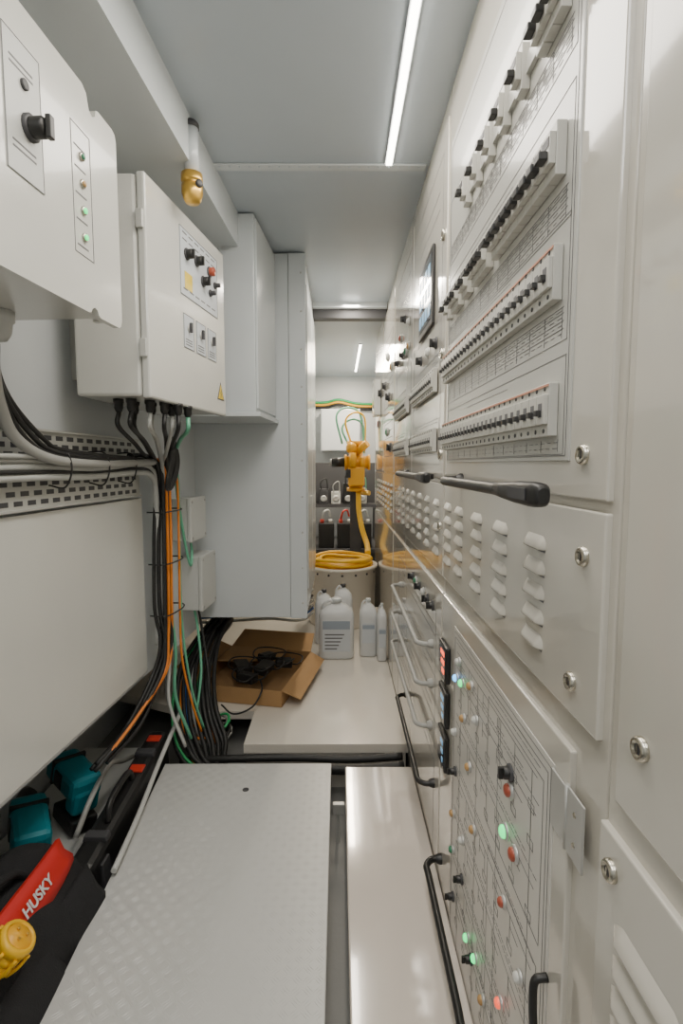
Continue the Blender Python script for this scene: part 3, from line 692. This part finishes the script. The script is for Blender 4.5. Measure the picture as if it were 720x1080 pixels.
def bagpatch(y0,y1,q0,q1,off,k,th=.004,n=8,m=3,bow=0):
    bb=B(); i=bb.mi(k); nn=Vector((.89,0,.456)); R=[]
    for a in range(m+1):
        row=[]
        for j in range(n+1):
            e=1 if 0<a<m and 0<j<n else .3
            qq=q0+(q1-q0)*a/m
            if a==0: qq+=bow*abs(j/n*2-1)**2
            row.append(bb.bm.verts.new(bagp(y0+(y1-y0)*j/n+.01*math.sin(a*2.),qq,off)+nn*th*e))
        R.append(row)
    for A_,C_ in zip(R,R[1:]):
        for j in range(n):
            f=bb.bm.faces.new([A_[j],A_[j+1],C_[j+1],C_[j]]); f.smooth=True; f.material_index=i
    edge=R[0]+[r[-1] for r in R[1:]]+R[-1][:-1][::-1]+[r[0] for r in R[1:-1]][::-1]
    lo=[bb.bm.verts.new(v.co-nn*.012) for v in edge]
    L=len(edge)
    for j in range(L):
        f=bb.bm.faces.new([edge[j],edge[(j+1)%L],lo[(j+1)%L],lo[j]]); f.material_index=i
    return bb
fin(bagpatch(1.07,1.37,.74,1.16,.020,'red',bow=.08),'red_panel',t,label='red fabric panel with white lettering')
fin(bagpatch(1.22,1.40,-.2,.64,.022,'fabric',.012),'side_pocket',t)
fin(bagpatch(.98,1.19,-.5,.62,.022,'fabric',.016),'side_pocket',t)
cu=bpy.data.curves.new('lettering','FONT'); cu.body='HUSKY'; cu.size=.037; cu.extrude=.0008; cu.offset=.0007; cu.align_x='CENTER';cu.align_y='CENTER'
to=bpy.data.objects.new('tmp',cu); col.objects.link(to)
bpy.context.view_layer.update()
me=bpy.data.meshes.new_from_object(to); bpy.data.objects.remove(to)
me.materials.clear(); me.materials.append(M['jug'])
zx=Vector((0,1,0)); ny=Vector((-.456,0,.89)); nz=Vector((.89,0,.456))
me.transform(Matrix((zx,ny,nz)).transposed().to_4x4())
to=bpy.data.objects.new('lettering',me); col.objects.link(to); attach(to,t,bagp(1.215,.95,.029)); to['label']='bold white lettering'
b=B(); b.tube([(-.79,.95,.33),(-.79,.98,.40),(-.80,1.1,.43),(-.80,1.22,.40),(-.79,1.28,.33)],.010,'fabric',8); fin(b,'strap_handle',t)
t=thing('work_lamp','chunky yellow ribbed work lamp resting on tool bag','work lamp',(-.70,1.05,.34))
b=B(); ax=Vector((.45,.1,.5)).normalized(); c0=Vector((-.725,1.035,.350))
b.lathe(c0,[(.0,0),(.03,0),(.036,.008),(.036,.02),(.030,.024),(.030,.028),(.036,.032),(.036,.044),(.030,.048),(.030,.050),(.038,.053),(.040,.068),(.037,.074),(.030,.076),(.030,.070),(0,.070)],'brightyellow',20,ax); fin(b,'lamp_body',t)
b=B(); e=ax.orthogonal().normalized(); f_=ax.cross(e)
for j in range(8):
    a=2*math.pi*j/8; o=e*math.cos(a)+f_*math.sin(a)
    b.tube([c0+o*.034+ax*.0,c0+o*.041+ax*.03,c0+o*.041+ax*.06],.004,'brightyellow',6,4)
fin(b,'rib_guard',t)
b=B(); b.lathe(c0,[(.029,.071),(.025,.076),(.0,.078)],'yellow',16,ax)
for j in range(3):
    a=2*math.pi*j/3; o=e*math.cos(a)+f_*math.sin(a); b.cyl(c0+o*.013+ax*.076,c0+o*.013+ax*.082,.003,'brass',seg=8)
fin(b,'front_face',t)
# ---------------------------------------------------------------- long black/red tool
t=thing('tool_case','long black tool case with red patches beside hatch','tool case',(-.74,1.8,0))
def tc(u,s,z): return (-.750+u, 1.45+s, z)
b=B(); b.hexa([tc(-.06,0,.02),tc(.04,0,.02),tc(.04,.70,.04),tc(-.055,.70,.04),tc(-.05,0,.23),tc(.03,0,.23),tc(.033,.70,.29),tc(-.045,.70,.29)],'black',.02); fin(b,'case_body',t)
b=B(); b.tube([tc(-.0,.18,.245),tc(0,.2,.295),tc(0,.28,.31),tc(0,.36,.305),tc(0,.39,.26)],.011,'black',10); fin(b,'carry_handle',t)
for s,w in ((.61,.035),(.42,.04)):
    z=.231+.06*s/.7
    b=B(); b.hexa([tc(-.028,s,z+.0),tc(.024,s,z),tc(.024,s+w,z+.004),tc(-.028,s+w,z+.004),tc(-.028,s,z+.007),tc(.024,s,z+.007),tc(.024,s+w,z+.011),tc(-.028,s+w,z+.011)],'redp',.002); fin(b,'red_badge',t,label='red plastic badge')
for s in (.05,.45):
    b=B(); b.hexa([tc(.031,s,.12),tc(.047,s,.12),tc(.047,s+.05,.12),tc(.031,s+.05,.12),tc(.031,s,.2),tc(.040,s,.2),tc(.040,s+.05,.2),tc(.031,s+.05,.2)],'dark',.003); fin(b,'catch',t)
for s in (.10,.52):
    z=.235+.06*s/.7
    b=B(); b.hexa([tc(-.045,s,z-.01),tc(.034,s,z-.01),tc(.034,s+.03,z-.006),tc(-.045,s+.03,z-.006),tc(-.04,s,z+.010),tc(.03,s,z+.010),tc(.03,s+.03,z+.013),tc(-.04,s+.03,z+.013)],'dark',.004); fin(b,'ridge',t)
# ---------------------------------------------------------------- teal tools
def teal(x,y,z,rz,lab,s=1):
    t=thing('cordless_tool',lab,'power tool',(x,y,z),'teal cordless tools')
    R=Euler((.15,.1,rz)).to_matrix(); T=lambda p: Vector((x,y,z+.0))+R@(Vector(p)*s)
    e=(.15,.1,rz)
    b=B(); b.obox(T((0,0,.13)),(.10*s,.19*s,.075*s),e,'teal',.018*s); b.obox(T((0,-.07,.09)),(.085*s,.06*s,.08*s),e,'teal',.015*s); fin(b,'motor_housing',t)
    b=B(); b.obox(T((0,-.0,.13)),(.106*s,.05*s,.05*s),e,'black',.006); b.obox(T((0,.04,.135)),(.104*s,.012*s,.078*s),e,'black',.003); fin(b,'vent',t)
    b=B(); b.lathe(T((0,.095,.13)),[(.03*s,0),(.03*s,.03*s),(.016*s,.06*s),(0,.065*s)],'black',16,R@Vector((0,1,0))); fin(b,'chuck',t)
    b=B(); b.obox(T((0,-.06,.05)),(.04*s,.05*s,.07*s),e,'black',.01*s); fin(b,'grip',t)
    b=B(); b.obox(T((0,-.04,.012)),(.085*s,.13*s,.05*s),e,'black',.008*s); fin(b,'battery',t)
teal(-.965,1.80,.165,.9,'blocky teal and black cordless tool below wall panel',1.1)
teal(-.97,1.55,.165,.6,'teal and black cordless tool near the bag',1.05)
b=B(); b.box(-1.15,1.46,0,-.87,2.3,.13,'lgrey',.01); fin(b,'storage_crate',None,'low grey crate holding the cordless tools','crate')
b=B(); b.tube([(-.85,1.62,.2),(-.83,1.70,.29),(-.835,1.85,.31),(-.84,1.98,.25),(-.85,2.1,.2)],.009,'grey',10); fin(b,'cable',None,'thick grey cable looping beside the cordless tools','cable')
# ---------------------------------------------------------------- hose compartment
t=thing('hose_tub','round cream plastic tub holding a yellow hose','tub',(.03,4.02,.2))
b=B(); b.lathe((.025,4.02,.202),[(0,0),(.245,0),(.250,.01),(.256,.42),(.27,.425),(.27,.445),(.248,.445),(.24,.05),(0,.05)],'tub',40)
for j in range(16):
    a=2*math.pi*j/16; b.lathe((.025+.255*math.cos(a),4.02+.255*math.sin(a),.60),[(.009,0),(.008,.004),(0,.005)],'dark',8,(math.cos(a),math.sin(a),0))
fin(b,'tub_body',t)
b=B(); pts=[]
for j in range(160):
    a=j*2*math.pi/16; lp=j//16; r=.232-.030*(lp%3)+.008*math.sin(j*1.7); pts.append((.025+.008*math.sin(lp*2)+r*math.cos(a),4.02+.008*math.cos(lp*3)+r*math.sin(a),.59+.011*(j/16)+.006*math.sin(j*.9)))
b.tube(pts,.013,'brightyellow',8,1); fin(b,'hose',t,'coiled yellow hose')
t=thing('hose_pump','yellow cast pump assembly with pipe and black motor','pump',(.16,4.6,.66))
b=B(); b.cyl((.15,4.62,1.2),(.15,4.62,1.56),.06,'yellow'); b.cyl((.15,4.62,1.56),(.15,4.62,1.6),.08,'yellow'); b.cyl((.15,4.62,1.17),(.15,4.62,1.2),.08,'yellow')
b.cyl((.07,4.6,1.42),(.25,4.6,1.42),.055,'yellow'); b.cyl((.25,4.6,1.42),(.27,4.6,1.42),.066,'yellow'); b.cyl((.05,4.6,1.42),(.07,4.6,1.42),.066,'yellow')
b.box(.08,4.5,1.22,.22,4.6,1.38,'yellow',.01); b.cyl((.15,4.56,1.5),(.24,4.5,1.58),.032,'yellow'); b.ball((.11,4.55,1.54),.05,'yellow')
b.cyl((.12,4.5,1.38),(.12,4.5,1.5),.028,'yellow'); b.cyl((.20,4.52,1.38),(.20,4.52,1.46),.022,'yellow')
fin(b,'pump_body',t)
b=B(); b.cyl((-.06,4.6,1.42),(.05,4.6,1.42),.04,'black'); b.cyl((-.075,4.6,1.42),(-.06,4.6,1.42),.028,'steel'); fin(b,'motor',t,label='black cylindrical motor')
b=B(); b.box(.06,4.47,1.29,.1,4.499,1.36,'black'); b.cyl((.2,4.55,1.16),(.26,4.5,1.16),.02,'brass'); fin(b,'valve',t)
b=B(); b.tube([(.17,4.6,1.17),(.175,4.58,1.0),(.20,4.5,.85),(.235,4.38,.74),(.23,4.15,.70)],.023,'brightyellow',12); fin(b,'outlet_pipe',t)
for i,(k,dx,dz) in enumerate((('mint',0,0),('brightyellow',.03,.06),('mint',-.05,.1))):
    b=B(); b.tube([(.08+dx,4.65,1.58),(.03+dx,4.7,1.72+dz),(.12+dx,4.75,1.80+dz),(.22+dx*.5,4.8,1.74+dz),(.23,4.8,1.5)],.009,k,8); fin(b,'looped_hose',t,label=names[k]+' hose loop')
b=B(); b.box(.1,4.66,.2,.2,4.72,1.55,'dark'); fin(b,'stand',t)
t=thing('bench','dark steel bench holding batteries','bench',(.05,5.3,0))
b=B(); b.box(-.35,5.0,.56,.4,5.9,.6,'dark',.004); fin(b,'bench_top',t)
b=B(); b.box(-.33,5.02,0,.39,5.88,.559,'black'); fin(b,'bench_base',t)
for i,x in enumerate((-.12,.06,.24)):
    t=thing('battery','black battery with red and white caps on bench','battery',(x,5.15,.6),'batteries on the bench')
    b=B(); b.box(x-.075,5.05,.602,x+.075,5.3,.84,'black',.008); fin(b,'case',t)
    b=B(); b.cyl((x-.04,5.1,.84),(x-.04,5.1,.875),.018,'redp'); fin(b,'terminal_cap',t,label='red terminal cap')
    b=B(); b.cyl((x+.04,5.1,.84),(x+.04,5.1,.875),.018,'lwhite'); fin(b,'terminal_cap',t,label='white terminal cap')
    b=B(); b.tube([(x-.04,5.1,.875),(x-.02,5.06,.95),(x+.02,5.1,.96),(x+.04,5.13,.90)],.01,'redp' if i%2 else 'lgrey',8); fin(b,'battery_cable',t)
b=B(); b.box(-.35,5.6,.95,.4,5.9,.98,'dark'); b.box(-.35,5.88,.98,.4,5.9,1.42,'dark'); b.box(-.35,5.6,.601,-.33,5.9,.949,'dark'); b.box(.38,5.6,.601,.4,5.9,.949,'dark')
fin(b,'shelf',None,'dark metal shelf with back plate on the bench','shelf')
for i,(x,k,hh) in enumerate(((-.16,'dark',.16),(-.03,'lgrey',.13),(.1,'black',.22),(.25,'grey',.17))):
    t=thing('equipment_box','small equipment box with fan grille on dark shelf','equipment box',(x,5.75,.98),'equipment on the shelf')
    b=B(); b.box(x-.05,5.65,.981,x+.05,5.85,.981+hh,k,.006); fin(b,'case',t)
    b=B(); b.lathe((x,5.649,1.04),[(.035,0),(.035,.006),(.02,.008),(0,.004)],'steel',14,(0,-1,0)); fin(b,'grille',t)
    b=B(); b.tube([(x-.02,5.66,.98+hh*.9),(x-.03,5.60,1.05+hh),(x+.03,5.62,1.09+hh),(x+.04,5.66,.97+hh*.9)],.006,('rubber','grey','rubber','mint')[i],8); fin(b,'lead',t)
t=thing('wall_cabinet','white wall cabinet mounted above the dark shelf','cabinet',(.06,6.1,1.6))
b=B(); b.box(-.2,6.0,1.55,.24,6.299,2.02,'white',.006); fin(b,'body',t)
b=B(); b.box(-.19,5.985,1.56,.23,5.999,2.01,'white',.003); fin(b,'door',t)
T7=thing('pipe_rack','green, yellow and black pipes crossing above wall cabinet','pipe',(.05,6.2,2.05))
for i,(k,z) in enumerate((('green',2.12),('yellow',2.09),('rubber',2.06))):
    b=B(); b.tube([(-.34,6.26,z),(-.15,6.26,z),(.0,6.24,z+.03),(.2,6.26,z-.01),(.40,6.26,z-.02)],.014,k,8); fin(b,'pipe',T7)
b=B(); b.box(.42,4.45,.0,.75,6.2,2.2,'white',.005); fin(b,'storage_cupboard',None,'plain white cupboard beyond the switchgear','cupboard')
b=B(); b.box(-1.19,4.5,.0,-.36,6.28,2.2,'white',.005); fin(b,'storage_cupboard',None,'plain white cupboard beside the battery bench','cupboard')
# ---------------------------------------------------------------- camera, world
cam=bpy.data.cameras.new('camera'); co=bpy.data.objects.new('camera',cam); col.objects.link(co)
cam.sensor_fit='VERTICAL'; cam.sensor_height=36; cam.sensor_width=24; cam.lens=560/1080*36; cam.clip_start=.02
co.location=(0,0,1.4); co.rotation_euler=(math.radians(90-5.1),0,math.radians(-.3)); scn.camera=co
w=bpy.data.worlds.new('world'); scn.world=w; w.use_nodes=True
w.node_tree.nodes['Background'].inputs[0].default_value=(.8,.85,.9,1); w.node_tree.nodes['Background'].inputs[1].default_value=.3
scn.view_settings.view_transform='AgX'; scn.view_settings.look='AgX - Base Contrast'; scn.view_settings.exposure=.2
